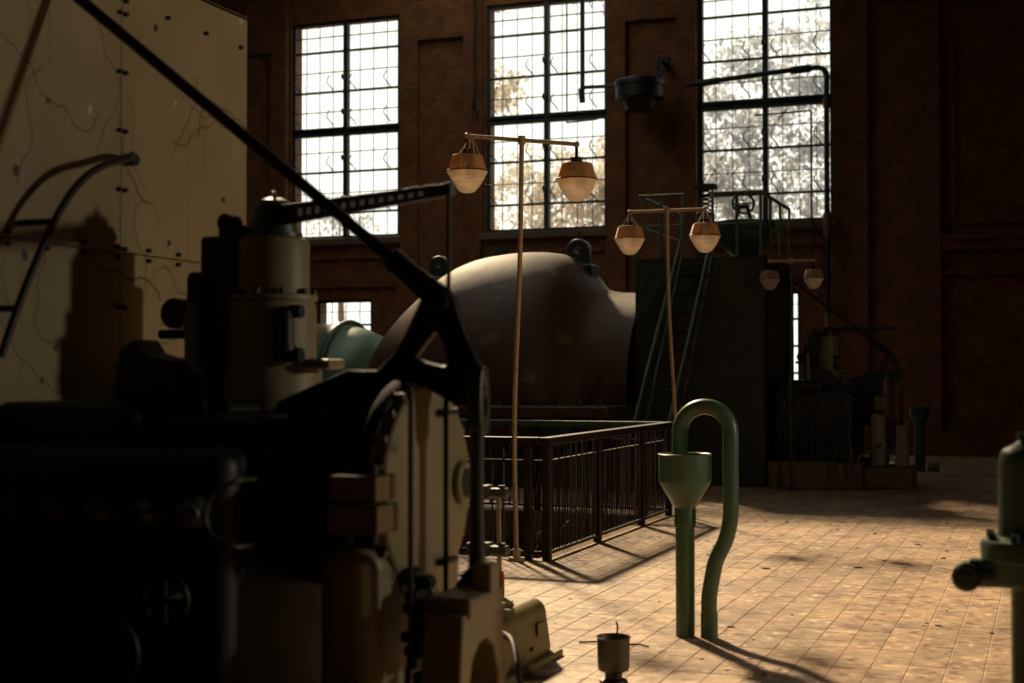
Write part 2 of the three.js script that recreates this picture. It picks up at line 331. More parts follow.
// ---------------------------------------------------------------- outside: ground and trees
const ground = structure('ground'); part(ground, 'lawn', [box(-60, 40, -0.6, -0.4, -90, Z0 - TH)], M.concrete);
M.bark = paint(20, [0.55, 0.48, 0.4], [0.48, 0.42, 0.34], [0.36, 0.3, 0.24], { rough: 0.9 });
M.leaves = [[0.6, 0.56, 0.48], [0.6, 0.55, 0.36], [0.5, 0.53, 0.56]].map((c) => new THREE.MeshPhysicalMaterial({ color: new THREE.Color().setRGB(...c), roughness: 0.95, transmission: 0.5, thickness: 0, side: THREE.DoubleSide }));
function tree(label, x, z, h, blobs, mat, seed) {
  const r = rng(seed), o = thing('tree', label, 'tree', [x, -0.4, z], 'trees outside the tall windows');
  part(o, 'trunk', [tube([[x, -0.4, z], [x + 0.2, h * 0.4, z + 0.1], [x - 0.1, h, z]], 0.1, 20, 8)], M.bark);
  const leaf = new THREE.BufferGeometry();
  leaf.setAttribute('position', new THREE.Float32BufferAttribute([0, -0.075, 0, 0.045, 0, 0.012, 0, 0.09, 0, -0.045, 0, 0.012], 3)); leaf.setIndex([0, 1, 2, 0, 2, 3]); leaf.computeVertexNormals();
  const total = blobs.reduce((s, b) => s + b[6], 0), im = new THREE.InstancedMesh(leaf, mat, total), q = new THREE.Quaternion(), e = new THREE.Euler(), m = new THREE.Matrix4();
  let k = 0;
  for (const [bx, by, bz, rx, ry, rz, n] of blobs) {
    part(o, 'branch', [tube([[x, by * 0.55, z], [(x + bx) / 2, by * 0.85, (z + bz) / 2], [bx, by + ry * 0.3, bz]], 0.035, 12, 6)], M.bark);
    const tufts = Array.from({ length: Math.ceil(n / 40) }, () => { const d = V(r() - 0.5, r() - 0.5, r() - 0.5).normalize().multiplyScalar(Math.cbrt(r())); return V(bx + d.x * rx, by + d.y * ry, bz + d.z * rz); });
    for (let i = 0; i < n; i++) {
      const t = tufts[Math.floor(r() * tufts.length)], s = 0.8 + r() * 0.9;
      const p = V(t.x + (r() + r() - 1) * 0.55, t.y + (r() + r() - 1) * 0.45, t.z + (r() + r() - 1) * 0.55);
      q.setFromEuler(e.set(r() * 6.28, r() * 6.28, r() * 6.28)); m.compose(p.sub(V(x, -0.4, z)), q, V(s, s, s)); im.setMatrixAt(k++, m);
    }
  }
  im.name = 'foliage'; im.userData.kind = 'stuff'; im.castShadow = true; o.add(im);
}
tree('tall autumn tree filling the tall window by the drum heater and bend of pipe', -10.7, -40, 13, [[-6.3, 8.2, -39, 2.9, 3.6, 2, 7000], [-8.6, 7, -39.5, 1.8, 2.4, 1.6, 2500], [-11.2, 14.8, -37, 3, 2.9, 2.2, 26000]], M.leaves[2], 3);  // the dense high crown is unseen, placed to keep sun off this window
tree('autumn tree showing in the lower half of the middle window', -17.8, -41, 13.5, [[-13.2, 6.2, -40.5, 3.2, 2.5, 2, 7000], [-15.6, 10.1, -40, 0.8, 0.6, 0.6, 400], [-16.1, 14.8, -37.4, 3, 2.9, 2.2, 26000]], M.leaves[0], 4);  // topmost crown stands out of view, there to block sun through the middle window
tree('thin pale tree low in the window nearest the cream cladding', -21.5, -41, 6, [[-21.2, 6.0, -40.5, 1.1, 1.3, 1, 700]], M.leaves[2], 5);

// ---------------------------------------------------------------- far turbine set
{
  const Za = -21.1, Y = 1.3, o = thing('steam_turbine', 'dark domed steam turbine casing with lifting lugs behind the iron railing', 'turbine', [-8, 0, Za]);
  const prof = [[0.35, -10.5], [0.5, -10.37], [0.85, -10.13], [1.25, -9.75], [1.68, -9.22], [1.89, -8.95], [2.09, -8.5], [2.19, -7.85], [2.18, -7.25], [2.09, -6.9], [1.95, -6.72], [1.74, -6.56], [1.6, -6.4], [1.55, -6.2], [1.53, -5.9], [1.53, -5.66]];
  const c = new THREE.CatmullRomCurve3(prof.map(([r, x]) => V(r, x, 0))).getPoints(60).map((p) => [p.x, p.y]);
  part(o, 'casing', [lathe(c, 0, Y, Za, 'x', 72)], M.casing);
  part(o, 'flange', [rbox(-10.3, -5.66, 0.98, 1.14, Za - 2.45, Za + 2.45, 0.04)], M.casing, 'flat joint flange around the casing');
  part(o, 'base_frame', [rbox(-10.9, -5.66, 0, 0.5, Za - 2.3, Za + 2.3, 0.05), rbox(-10.6, -9.8, 0.5, 1.0, Za - 1.8, Za + 2.2, 0.05), rbox(-7.2, -6.3, 0.5, 1.0, Za - 1.8, Za + 2.2, 0.05)], M.dark);
  const lug = (x, y, s) => {
    const outline = [[x - 0.19 * s, y - 0.5 * s]]; for (let i = 0; i <= 14; i++) { const a = Math.PI * (1 - i / 14); outline.push([x + Math.cos(a) * 0.19 * s, y + 0.27 * s + Math.sin(a) * 0.19 * s]); } outline.push([x + 0.19 * s, y - 0.5 * s]);
    const m = part(o, 'lifting_lug', [plate(outline, Za, 0.2, [Array.from({ length: 16 }, (_, i) => [x + Math.cos(i * 0.393) * 0.09 * s, y + 0.28 * s + Math.sin(i * 0.393) * 0.09 * s])], 0.02), rbox(x - 0.2 * s, x + 0.3 * s, y - 0.55 * s, y + 0.02 * s, Za - 0.2, Za + 0.22, 0.04)], M.deepGreen, 'green eye lug bolted to the casing');
    return m;
  };
  lug(-6.86, 3.27, 0.86); lug(-9.22, 3.14, 0.72);
  part(o, 'oil_cap', [cyl(-8.15, 3.52, Za, 0.13, 0.14, 'y', 20), cyl(-8.15, 3.6, Za, 0.08, 0.08, 'y', 20)], M.deepGreen);
  for (let i = 0; i < 16; i++) placed(o, 'bolt', cyl(0, 0, 0, 0.04, 0.1, 'y', 6), M.dark, [-10.3 + i * 0.3, 1.18, Za + 2.36]);
}
{
  const Za = -25, Y = 1.3, o = thing('generator', 'brown drum generator with a rounded green end bell beyond the turbine dome', 'generator', [-15, 0, Za]);
  part(o, 'stator_drum', [lathe([[0.01, -17.2], [1.2, -17.2], [1.27, -17.1], [1.27, -13.0], [1.2, -12.95]], 0, Y, Za, 'x', 56)], M.brown);
  part(o, 'end_bell', [lathe([[1.3, -13.0], [1.3, -12.85], [1.22, -12.8], [1.17, -12.55], [1.04, -12.25], [0.8, -12.05], [0.35, -11.97], [0.01, -11.97]], 0, Y, Za, 'x', 56)], M.green, 'green rounded end bell');
  part(o, 'rim', [new THREE.TorusGeometry(1.3, 0.05, 10, 56).rotateY(Math.PI / 2).translate(-12.85, Y, Za)], M.deepGreen);
  part(o, 'bed', [rbox(-17.3, -12.9, 0, 0.6, Za - 1.1, Za + 1.1, 0.04)], M.dark);
}

// cladding box, bolted from sheets; the two turbine sets have one each
const boltGeo = uvm(cyl(0, 0, 0, 0.01, 0.022, 'x', 8)), boltGeoZ = uvm(cyl(0, 0, 0, 0.016, 0.03, 'z', 8));
function claddingBox(label, x0, x1, z0, z1, top, seamY, seamZ, mat) {
  const o = thing('machine_enclosure', label, 'enclosure', [(x0 + x1) / 2, 0, (z0 + z1) / 2]);
  part(o, 'core', [box(x0, x1 - 0.03, 0, top - 0.02, z0 + 0.03, z1 - 0.03)], M.dark);
  const zs = [z0, seamZ, z1], ys = [0.02, seamY, top];
  for (let i = 0; i < 2; i++) for (let j = 0; j < 2; j++) part(o, 'side_sheet', [rbox(x1 - 0.03, x1, ys[j] + 0.002, ys[j + 1] - 0.002, zs[i] + 0.002, zs[i + 1] - 0.002, 0.003, 1)], mat);
  const mid = (x0 + x1) / 2;
  for (const [a, b] of [[x0, mid], [mid, x1]]) for (const [c, d] of [[0.02, seamY], [seamY, top]]) part(o, 'front_sheet', [rbox(a + 0.003, b - 0.003, c + 0.003, d - 0.003, z1 - 0.03, z1, 0.003, 1)], a === x0 && d === top ? M.deepGreen : M.dark);
  part(o, 'top_sheet', [rbox(x0, x1, top - 0.02, top, z0, z1, 0.004, 1)], mat);
  for (let y = 0.4; y < top - 0.05; y += 0.245) for (const s of [-0.02, 0.02]) placed(o, 'bolt', boltGeo, M.black, [x1 + 0.006, y, seamZ + s]);
  for (let z = z0 + 0.14; z < z1 - 0.05; z += 0.22) for (const s of [-0.022, 0.022]) placed(o, 'bolt', boltGeo, M.black, [x1 + 0.006, seamY + s, z]);
  for (let z = z0 + 0.07; z < z1; z += 0.3) placed(o, 'bolt', boltGeo, M.black, [x1 + 0.006, top - 0.16, z]);
  return o;
}
claddingBox('yellowed cracked sheet enclosure with bolted seams behind the control rod', -6.4, -3.6, -5.92, -3.15, 3.31, 2.1, -4.93, M.cladding);
claddingBox('tall dark enclosure carrying the railed platform and ladder', -5.62, -3.75, -22.4, -19.9, 3.25, 2.4, -21.3, M.dark);

{ // curved handrail standing off the cladding
  const o = thing('curved_handrail', 'curved dark pipe handrail bracketed to the yellowed sheet enclosure', 'handrail', [-3.5, 1.6, -4.4]);
  part(o, 'rail', [tube([[-3.58, 2.488, -4.96], [-3.5, 2.49, -4.87], [-3.45, 2.45, -4.74], [-3.44, 2.39, -4.56], [-3.44, 2.3, -4.43], [-3.44, 2.16, -4.31], [-3.44, 1.9, -4.15], [-3.44, 1.66, -4.03]], 0.015, 60, 10)], M.iron);
  part(o, 'end_collar', [cyl(-3.575, 2.488, -4.965, 0.026, 0.05, 'x', 14)], M.iron);
  part(o, 'bracket', [bar([-3.595, 2.16, -4.31], [-3.44, 2.16, -4.31], 0.013)], M.iron);
  part(o, 'bracket', [bar([-3.595, 1.83, -4.11], [-3.44, 1.83, -4.11], 0.013)], M.iron);
}

// ---------------------------------------------------------------- turbine governor gear (near one, then its far twin)
function governor(label) {
  const Z = -4.5, o = thing('turbine_governor', label, 'machine', [-2.6, 0, Z]);
  part(o, 'plinth', [rbox(-3.56, -2.3, 0, 0.37, -5.2, -3.62, 0.03), rbox(-2.3, -1.66, 0, 0.3, -4.95, -4.02, 0.03)], M.brown);
  const h = part(o, 'housing', [rbox(-3.52, -2.42, 0.3, 1.36, -5.15, -3.86, 0.07, 4), rbox(-3.48, -2.86, 1.3, 1.5, -5.15, -4.0, 0.06, 4), rbox(-2.86, -2.4, 1.3, 1.46, -4.85, -4.1, 0.05, 4)], M.black);
  for (let i = 0; i < 6; i++) { const x = -3.36 + i * 0.17; part(h, 'valve_bonnet', [cyl(x, 1.16, -3.84, 0.05, 0.1, 'z', 18), new THREE.SphereGeometry(0.045, 14, 10).translate(x, 1.16, -3.79)], M.dark); }
  for (const [x, y0, y1] of [[-3.34, 0.4, 1.02], [-3.12, 0.4, 0.9], [-2.98, 0.4, 1.08]]) part(h, 'feed_pipe', [tube([[x, y0, -3.78], [x, (y0 + y1) / 2, -3.77], [x + 0.01, y1 - 0.06, -3.78], [x + 0.03, y1, -3.82], [x + 0.03, y1, -3.88]], 0.022, 24, 8), cyl(x, y0 + 0.2, -3.775, 0.034, 0.04, 'y', 12)], M.black);
  for (const [x, y, r] of [[-2.78, 0.72, 0.12], [-2.56, 0.9, 0.08]]) part(h, 'handwheel', [new THREE.TorusGeometry(r, 0.012, 8, 28).translate(x, y, -3.74), bar([x - r, y, -3.74], [x + r, y, -3.74], 0.008), bar([x, y - r, -3.74], [x, y + r, -3.74], 0.008), cyl(x, y, -3.8, 0.018, 0.14, 'z', 10)], M.black);
  part(h, 'gland_box', [rbox(-2.72, -2.5, 0.42, 0.62, -3.88, -3.7, 0.02)], M.black);
  part(h, 'pipe_loop', [tube([[-2.34, 1.266, -3.9], [-2.345, 1.266, -3.79], [-2.419, 1.224, -3.78], [-2.443, 1.162, -3.78], [-2.418, 1.1, -3.78], [-2.347, 1.067, -3.79], [-2.34, 1.067, -3.9]], 0.009, 40, 8)], M.dark);
  part(o, 'foot_hoop', [tube([[-2.62, 0.2, -3.5], [-2.62, 0.55, -3.5], [-2.59, 0.64, -3.5], [-2.51, 0.67, -3.5], [-2.43, 0.64, -3.5], [-2.4, 0.55, -3.5], [-2.4, 0.2, -3.5]], 0.018, 50, 10), bar([-2.62, 0.2, -3.5], [-2.62, 0.2, -3.7], 0.018), bar([-2.4, 0.2, -3.5], [-2.4, 0.2, -3.7], 0.018)], M.dark);
  part(o, 'sloped_cover', [plate([[-3.03, 1.55], [-3.0, 1.68], [-2.96, 1.7], [-2.93, 1.66], [-2.82, 1.63], [-2.68, 1.5], [-2.66, 1.42], [-3.03, 1.42]], -4.2, 0.16, [], 0.012)], M.black);

  // pilot head: stepped drum with a domed cap, set back from the linkage
  const X = -2.915, H = -5.0, head = part(o, 'governor_head', [lathe([[0.01, 1.4], [0.185, 1.4], [0.195, 1.5], [0.195, 1.6], [0.18, 1.63], [0.171, 1.65], [0.171, 1.86], [0.162, 1.885], [0.175, 1.89], [0.175, 1.91], [0.143, 1.915], [0.143, 2.115], [0.136, 2.135], [0.12, 2.142], [0.01, 2.142]], X, 0, H, 'y', 48)], M.olive);
  part(head, 'cap', [lathe([[0.115, 2.142], [0.115, 2.16], [0.095, 2.163], [0.093, 2.2], [0.085, 2.25], [0.062, 2.29], [0.03, 2.305], [0.012, 2.307], [0.01, 2.33], [0.001, 2.333]], X, 0, H, 'y', 36)], M.dark, 'dark domed cap');
  for (let i = 0; i < 10; i++) { const a = i * 0.628 + 0.2; part(head, 'bolt', [cyl(X + Math.cos(a) * 0.16, 1.92, H + Math.sin(a) * 0.16, 0.012, 0.03, 'y', 6)], M.dark); }
  part(head, 'pilot_valve', [cyl(-2.79, 1.75, H + 0.13, 0.036, 0.2, 'y', 18), cyl(-2.79, 1.83, H + 0.135, 0.046, 0.025, 'y', 18), cyl(-2.79, 1.7, H + 0.135, 0.046, 0.025, 'y', 18), cyl(-2.745, 1.84, H + 0.12, 0.026, 0.05, 'x', 14), cyl(-2.745, 1.67, H + 0.12, 0.03, 0.05, 'x', 14)], M.black);
  part(head, 'side_bracket', [rbox(-3.2, -3.02, 1.45, 2.15, H - 0.16, H + 0.1, 0.02), rbox(-3.27, -3.1, 1.45, 2.01, H - 0.2, H + 0.1, 0.03), rbox(-3.15, -3.03, 2.13, 2.2, H - 0.05, H + 0.05, 0.02), cyl(-3.12, 2.21, H, 0.036, 0.08, 'z', 16)], M.black);
  part(head, 'side_drum', [cyl(-3.3, 1.84, H + 0.06, 0.062, 0.14, 'z', 22), bar([-3.38, 1.757, H + 0.1], [-3.27, 1.757, H + 0.1], 0.02)], M.black);
  part(head, 'oil_column', [cyl(-3.2, 1.74, H + 0.14, 0.034, 0.2, 'y', 18), cyl(-3.2, 1.58, H + 0.14, 0.062, 0.16, 'y', 20), cyl(-3.2, 1.82, H + 0.14, 0.026, 0.12, 'y', 16)], M.olive);
  part(head, 'drip_lip', [rbox(-2.75, -2.62, 1.615, 1.655, H - 0.06, H + 0.08, 0.015)], M.olive);

  // slotted arm reaching out from the cap, with its hanging rod
  const ax0 = -1.07, ah = (x) => 0.038 - (x - ax0) * 0.018, ay = (x) => 2.23 + (x - ax0) * 0.002;
  const slots = []; for (let i = 0; i < 14; i++) { const a = ax0 + 0.16 + i * 0.058, b = a + 0.038, k = 0.55; slots.push([[a, ay(a) - ah(a) * k], [b, ay(b) - ah(b) * k], [b, ay(b) + ah(b) * k], [a, ay(a) + ah(a) * k]]); }
  const armGeo = plate([[ax0, ay(ax0) - ah(ax0)], [0.02, ay(0) - ah(0)], [0.02, ay(0) + ah(0)], [ax0, ay(ax0) + ah(ax0)]], 0, 0.03, slots, 0.003).rotateY(-Math.atan2(0.5, 0.98)).translate(-1.936, 0, Z);
  const arm = part(o, 'slotted_arm', [armGeo], M.iron);
  part(arm, 'hanging_rod', [bar([-1.936, 2.23, Z], [-1.936, 1.86, Z], 0.008), cyl(-1.936, 2.228, Z, 0.016, 0.05, 'z', 12)], M.iron);

  // diagonal control rod, its socket, the bell-crank lever and the vertical link
  const rod = part(o, 'control_rod', [bar([-3.585, 3.12, Z], [-2.1, 1.959, Z], 0.022, 16)], M.iron);
  part(rod, 'socket', [bar([-2.13, 1.983, Z], [-1.95, 1.84, Z], 0.038, 20, 0.05), bar([-2.15, 1.998, Z], [-2.12, 1.975, Z], 0.042, 18)], M.black);
  part(rod, 'anchor', [rbox(-3.594, -3.57, 3.09, 3.17, Z - 0.04, Z + 0.04, 0.008), cyl(-3.57, 3.115, Z, 0.025, 0.07, 'z', 16)], M.iron);
  const lev = part(o, 'bell_crank', [plate(smoothLoop([[-2.0, 1.9], [-1.95, 1.89], [-1.915, 1.84], [-1.87, 1.72], [-1.81, 1.6], [-1.8, 1.55], [-1.83, 1.49], [-1.9, 1.5], [-2.02, 1.555], [-2.2, 1.545], [-2.33, 1.5], [-2.4, 1.5], [-2.4, 1.535], [-2.3, 1.565], [-2.2, 1.6], [-2.115, 1.68], [-2.04, 1.82]], 90), Z, 0.045, [smoothLoop([[-1.985, 1.75], [-2.055, 1.665], [-2.045, 1.638], [-1.95, 1.615], [-1.925, 1.635], [-1.95, 1.725]], 30)], 0.01)], M.black);
  part(lev, 'pivot_boss', [cyl(-1.955, 1.84, Z, 0.03, 0.07, 'z', 20)], M.dark);
  part(lev, 'pivot_boss', [cyl(-2.37, 1.52, Z, 0.035, 0.1, 'z', 18)], M.dark);
  part(lev, 'rocker_arm', [plate([[-2.56, 1.44], [-2.54, 1.49], [-2.27, 1.6], [-2.21, 1.595], [-2.19, 1.56], [-2.25, 1.525], [-2.48, 1.43]], Z, 0.22, [], 0.012)], M.matteBlack);
  part(lev, 'slotted_end', [plate(smoothLoop([[-0.034, 1.42], [-0.038, 1.52], [-0.024, 1.6], [0, 1.615], [0.024, 1.6], [0.038, 1.52], [0.034, 1.42], [0, 1.4]], 40), 0, 0.056, [smoothLoop([[-0.012, 1.46], [-0.014, 1.5], [0, 1.53], [0.014, 1.5], [0.012, 1.46], [0, 1.45]], 20)], 0.01).rotateY(Math.PI / 2).translate(-1.825, 0, Z)], M.dark);
  const link = part(o, 'link_rod', [lathe([[0.001, 0.84], [0.034, 0.84], [0.03, 0.95], [0.025, 1.1], [0.025, 1.36], [0.03, 1.44], [0.001, 1.46]], -1.83, 0, Z, 'y', 24)], M.dark);
  part(link, 'clevis', [plate(smoothLoop([[-1.92, 0.72], [-1.9, 0.84], [-1.84, 0.93], [-1.79, 0.86], [-1.77, 0.74], [-1.84, 0.7]], 40), Z, 0.1, [], 0.012), cyl(-1.845, 0.78, Z, 0.035, 0.17, 'z', 18)], M.black);

  // drum casing with its bolted round end cover
  const drum = part(o, 'drum_casing', [cyl(-2.26, 1.2, Z, 0.345, 0.36, 'x', 56), lathe([[0.3, -2.1], [0.385, -2.1], [0.39, -2.09], [0.39, -2.06], [0.385, -2.05], [0.3, -2.05]], 0, 1.2, Z, 'x', 64)], M.matteBlack);
  const cover = part(o, 'end_cover', [lathe([[0.36, -2.06], [0.36, -2.012], [0.353, -2.005], [0.3, -2.0], [0.001, -1.998]], 0, 1.2, Z, 'x', 64)], M.olive, 'round yellowed end cover');
  for (let i = 0; i < 24; i++) { const a = i * Math.PI / 12; part(cover, 'bolt', [cyl(-2.035, 1.2 + Math.sin(a) * 0.372, Z + Math.cos(a) * 0.372, 0.013, 0.04, 'x', 6)], M.steel); }
  part(cover, 'inspection_ring', [new THREE.TorusGeometry(0.065, 0.014, 10, 32).rotateY(Math.PI / 2).translate(-1.985, 1.205, -4.76), ], M.olive);
  part(cover, 'inspection_glass', [cyl(-1.992, 1.205, -4.76, 0.055, 0.02, 'x', 28)], M.black);
  part(cover, 'grip', [rbox(-2.0, -1.96, 1.45, 1.475, -4.66, -4.54, 0.01)], M.black);
  part(cover, 'grip', [rbox(-2.0, -1.965, 0.93, 0.955, -4.66, -4.54, 0.01)], M.black);
  part(o, 'guide_rod', [bar([-1.93, 0.7, -4.18], [-1.93, 1.55, -4.18], 0.009)], M.black);
  part(o, 'guide_rod', [bar([-1.93, 0.7, -4.465], [-1.93, 1.55, -4.465], 0.009)], M.black);
  part(drum, 'joint_flange', [rbox(-2.155, -1.985, 1.19, 1.275, -4.2, -4.04, 0.01), rbox(-2.155, -1.975, 1.09, 1.182, -4.2, -4.03, 0.01)], M.brown, 'brown two layer joint flange');
  for (const x of [-2.12, -2.03]) part(drum, 'flange_bolt', [cyl(x, 1.285, -4.11, 0.018, 0.04, 'y', 6), cyl(x, 1.075, -4.11, 0.018, 0.04, 'y', 6)], M.dark);
  part(o, 'sump', [rbox(-2.24, -2.02, 0.28, 1.05, -4.86, -4.09, 0.09, 5)], M.olive, 'smooth yellowed lower casing');
  part(o, 'drain_pipe', [tube([[-2.05, 0.62, -4.06], [-2.08, 0.56, -3.98], [-2.25, 0.5, -3.96], [-2.36, 0.42, -3.96], [-2.38, 0.3, -3.97]], 0.018, 40, 10)], M.olive);

  // arched stand under the link, and the small levers round its foot
  const stand = part(o, 'arch_stand', [plate([[-0.21, 0.25], [-0.19, 0.6], [-0.165, 0.82], [0.165, 0.82], [0.19, 0.6], [0.21, 0.25], [0.15, 0.25], [0.14, 0.6], [0.1, 0.7], [0.03, 0.74], [-0.04, 0.73], [-0.1, 0.68], [-0.14, 0.56], [-0.15, 0.25]], 0, 0.14, [], 0.01).rotateY(Math.PI / 2).translate(-1.81, 0, -4.34)], M.olive, 'yellowed cast arch');
  part(stand, 'cap_block', [rbox(-1.89, -1.73, 0.81, 0.88, -4.5, -4.2, 0.012), rbox(-1.8, -1.73, 0.87, 0.97, -4.46, -4.38, 0.012)], M.olive);
  const r = rng(14), bits = []; for (let i = 0; i < 9; i++) { const y = 0.5 + i * 0.045; bits.push(rbox(-1.99 + r() * 0.04, -1.93 + r() * 0.04, y, y + 0.035, -4.33 + r() * 0.05, -4.24 + r() * 0.04, 0.008, 1)); }
  part(o, 'trip_levers', [...bits, cyl(-1.98, 0.93, -4.3, 0.03, 0.05, 'z', 12), cyl(-1.93, 0.91, -4.3, 0.026, 0.05, 'z', 12), bar([-1.98, 0.93, -4.3], [-1.88, 0.8, -4.36], 0.014), bar([-1.95, 0.9, -4.28], [-1.99, 0.55, -4.28], 0.012)], M.black);
  return o;
}
const near = governor('turbine governor with slotted arm and diagonal rod beside the yellowed sheet enclosure');
{
  const far = near.clone(); far.name = numbered('turbine_governor'); far.position.set(-2.73, 0, -20.7);
  far.userData = { label: 'twin turbine governor in the gloom between the platform enclosure and the green drain stand', category: 'machine' };
  scene.add(far);
}

// ---------------------------------------------------------------- platform on the far enclosure
{
  const o = thing('platform_railing', 'green pipe railing round the platform on top of the far enclosure', 'railing', [-4.7, 3.25, -21.1]);
  const xL = -5.57, xR = -3.8, zF = -19.95, zB = -22.3, y0 = 3.25, yT = 4.16, yM = 3.72, g1 = -4.9, g2 = -4.49;
  for (const [x, z] of [[xL, zF], [-5.24, zF], [g1, zF], [g2, zF], [xR, zF], [-4.14, zF], [xR, -20.7], [xR, -21.5], [xR, zB], [xL, -21.1], [xL, zB]]) part(o, 'post', [bar([x, y0, z], [x, yT, z], 0.022)], M.paleGreen);
  for (const y of [yT, yM]) for (const [a, b] of [[[xL, zF], [g1, zF]], [[g2, zF], [xR, zF]], [[xR, zF], [xR, zB]], [[xL, zF], [xL, zB]]]) part(o, y === yT ? 'top_rail' : 'mid_rail', [bar([a[0], y, a[1]], [b[0], y, b[1]], y === yT ? 0.026 : 0.02)], M.paleGreen);
}
{
  const o = thing('ship_ladder', 'steep ladder with green handrails leaning on the far enclosure', 'ladder', [-4.9, 0, -19]);
  const top = [-4.69, 3.25, -19.86], foot = [-5.0, 0, -18.3];
  for (const s of [-0.22, 0.22]) {
    part(o, 'stringer', [bar([foot[0] + s, foot[1], foot[2]], [top[0] + s, top[1], top[2]], 0.03)], M.dark);
    part(o, 'handrail', [bar([foot[0] + s * 1.1, 0.75, foot[2]], [top[0] + s, 3.5, -19.78], 0.018), bar([top[0] + s, 3.5, -19.78], [top[0] + s, 4.16, -19.9], 0.02)], M.sage);
  }
  for (let i = 1; i < 12; i++) { const t = i / 12; part(o, 'tread', [box(-0.2, 0.2, -0.015, 0.015, -0.07, 0.07).translate(foot[0] + (top[0] - foot[0]) * t, 3.25 * t, foot[2] + (top[2] - foot[2]) * t)], M.iron); }
}
{
  const z = -21.1, o = thing('stop_valve', 'dark stop valve with yoke and handwheel on the railed platform', 'valve', [-4.4, 3.25, z]);
  part(o, 'body', [lathe([[0.01, 3.25], [0.14, 3.25], [0.18, 3.34], [0.34, 3.5], [0.42, 3.7], [0.44, 3.8], [0.44, 3.86], [0.3, 3.88], [0.01, 3.9]], -4.26, 0, z, 'y', 36)], M.deepGreen);
  part(o, 'yoke', [bar([-4.4, 3.85, z], [-4.34, 4.1, z], 0.03), bar([-4.16, 3.85, z], [-4.22, 4.1, z], 0.03), rbox(-4.36, -4.2, 4.06, 4.12, z - 0.05, z + 0.05, 0.01)], M.deepGreen);
  part(o, 'handwheel', [new THREE.TorusGeometry(0.16, 0.02, 8, 28).rotateX(0.5).translate(-4.28, 4.14, z), bar([-4.44, 4.14, z], [-4.12, 4.14, z], 0.012)], M.deepGreen);
  const t = thing('spring_column', 'coiled spring column with a flat cap beside the stop valve', 'machinery', [-4.85, 3.25, z]);
  part(t, 'column', [rbox(-4.97, -4.73, 3.25, 4.02, z - 0.1, z + 0.1, 0.02), bar([-4.95, 4.0, z], [-4.95, 4.42, z], 0.016), bar([-4.75, 4.0, z], [-4.75, 4.42, z], 0.016)], M.deepGreen);
  const pts = []; for (let i = 0; i <= 60; i++) pts.push([-4.85 + Math.cos(i * 0.63) * 0.07, 4.0 + i * 0.0065, z + Math.sin(i * 0.63) * 0.07]);
  part(t, 'spring', [tube(pts, 0.013, 180, 6)], M.iron);
  part(t, 'cap', [rbox(-5.01, -4.69, 4.38, 4.45, z - 0.12, z + 0.12, 0.015)], M.deepGreen);
}

// ---------------------------------------------------------------- railing round the floor opening
{
  const o = thing('pit_railing', 'iron baluster railing enclosing the opening in the tiled floor', 'railing', [-4.03, 0, -11.5]);
  const XR = -4.03, ZN = -11.5, ZF = -15.64, XL = -9.62, r = rng(21);
  part(o, 'top_rail', [rbox(XR - 0.055, XR + 0.055, 0.98, 1.05, ZF - 0.05, ZN + 0.05, 0.012)], M.iron);
  part(o, 'top_rail', [rbox(XL, XR - 0.056, 0.98, 1.05, ZN - 0.055, ZN + 0.055, 0.012)], M.iron);
  part(o, 'top_rail', [rbox(XL, XR - 0.056, 0.98, 1.05, ZF - 0.055, ZF + 0.055, 0.012)], M.paleGreen, 'top rail with green paint left on it');
  part(o, 'upper_bar', [box(XR - 0.015, XR + 0.015, 0.835, 0.855, ZF, ZN), box(XL, XR, 0.835, 0.855, ZN - 0.012, ZN + 0.012), box(XL, XR, 0.835, 0.855, ZF - 0.012, ZF + 0.012)], M.iron);
  part(o, 'bottom_bar', [box(XR - 0.02, XR + 0.02, 0.05, 0.075, ZF, ZN), box(XL, XR, 0.05, 0.075, ZN - 0.015, ZN + 0.015), box(XL, XR, 0.05, 0.075, ZF - 0.015, ZF + 0.015)], M.iron);
  const postG = uvm(rbox(-0.035, 0.035, 0, 0.98, -0.035, 0.035, 0.008, 1)), bal = uvm(box(-0.009, 0.009, 0.06, 0.98, -0.009, 0.009)), balThin = uvm(box(-0.006, 0.006, 0.06, 0.845, -0.006, 0.006));
  for (const [x, z] of [[XR, ZN], [-4.2, ZN], [XR, -12.95], [XR, -14.5], [XR, ZF], [-5.6, ZN], [-7, ZN], [-8.4, ZN], [-5.6, ZF], [-7, ZF], [-8.4, ZF]]) placed(o, 'post', postG, M.iron, [x, 0, z]);
  const put = (x, z, i) => placed(o, 'baluster', i % 2 ? balThin : bal, M.iron, [x, 0, z], [(r() - 0.5) * 0.02, r(), (r() - 0.5) * 0.02]);
  for (let i = 1; i < 52; i++) put(XR, ZN - i * 0.08, i);
  for (let i = 1; i < 34; i++) { put(XR - 0.2 - i * 0.1, ZN, i); }
  for (let i = 1; i < 40; i++) put(XR - i * 0.12, ZF, i);
}
{ // dead creeper caught in the balusters
  const o = thing('dry_creeper', 'dry creeper stems tangled in the iron railing beside the lamp post', 'plant', [-4.05, 0, -11.6]), r = rng(22);
  const twig = (x, z, h) => { const p = [[x, 0.03, z]]; let a = x, b = 0.03, c = z; for (let k = 0; k < 6; k++) { a += (r() - 0.5) * 0.05; b += h / 6; c += (r() - 0.5) * 0.16; p.push([a, b, c]); } return tube(p, 0.0022, 18, 5); };
  for (let i = 0; i < 16; i++) part(o, 'stem', [twig(-4.03 + (r() - 0.5) * 0.06, -11.6 - r() * 3.6, 0.3 + r() * 0.6)], M.casing);
  for (let i = 0; i < 8; i++) part(o, 'stem', [twig(-4.12 + (r() - 0.5) * 0.12, -11.5 + (r() - 0.5) * 0.08, 0.3 + r() * 0.6)], M.casing);
}

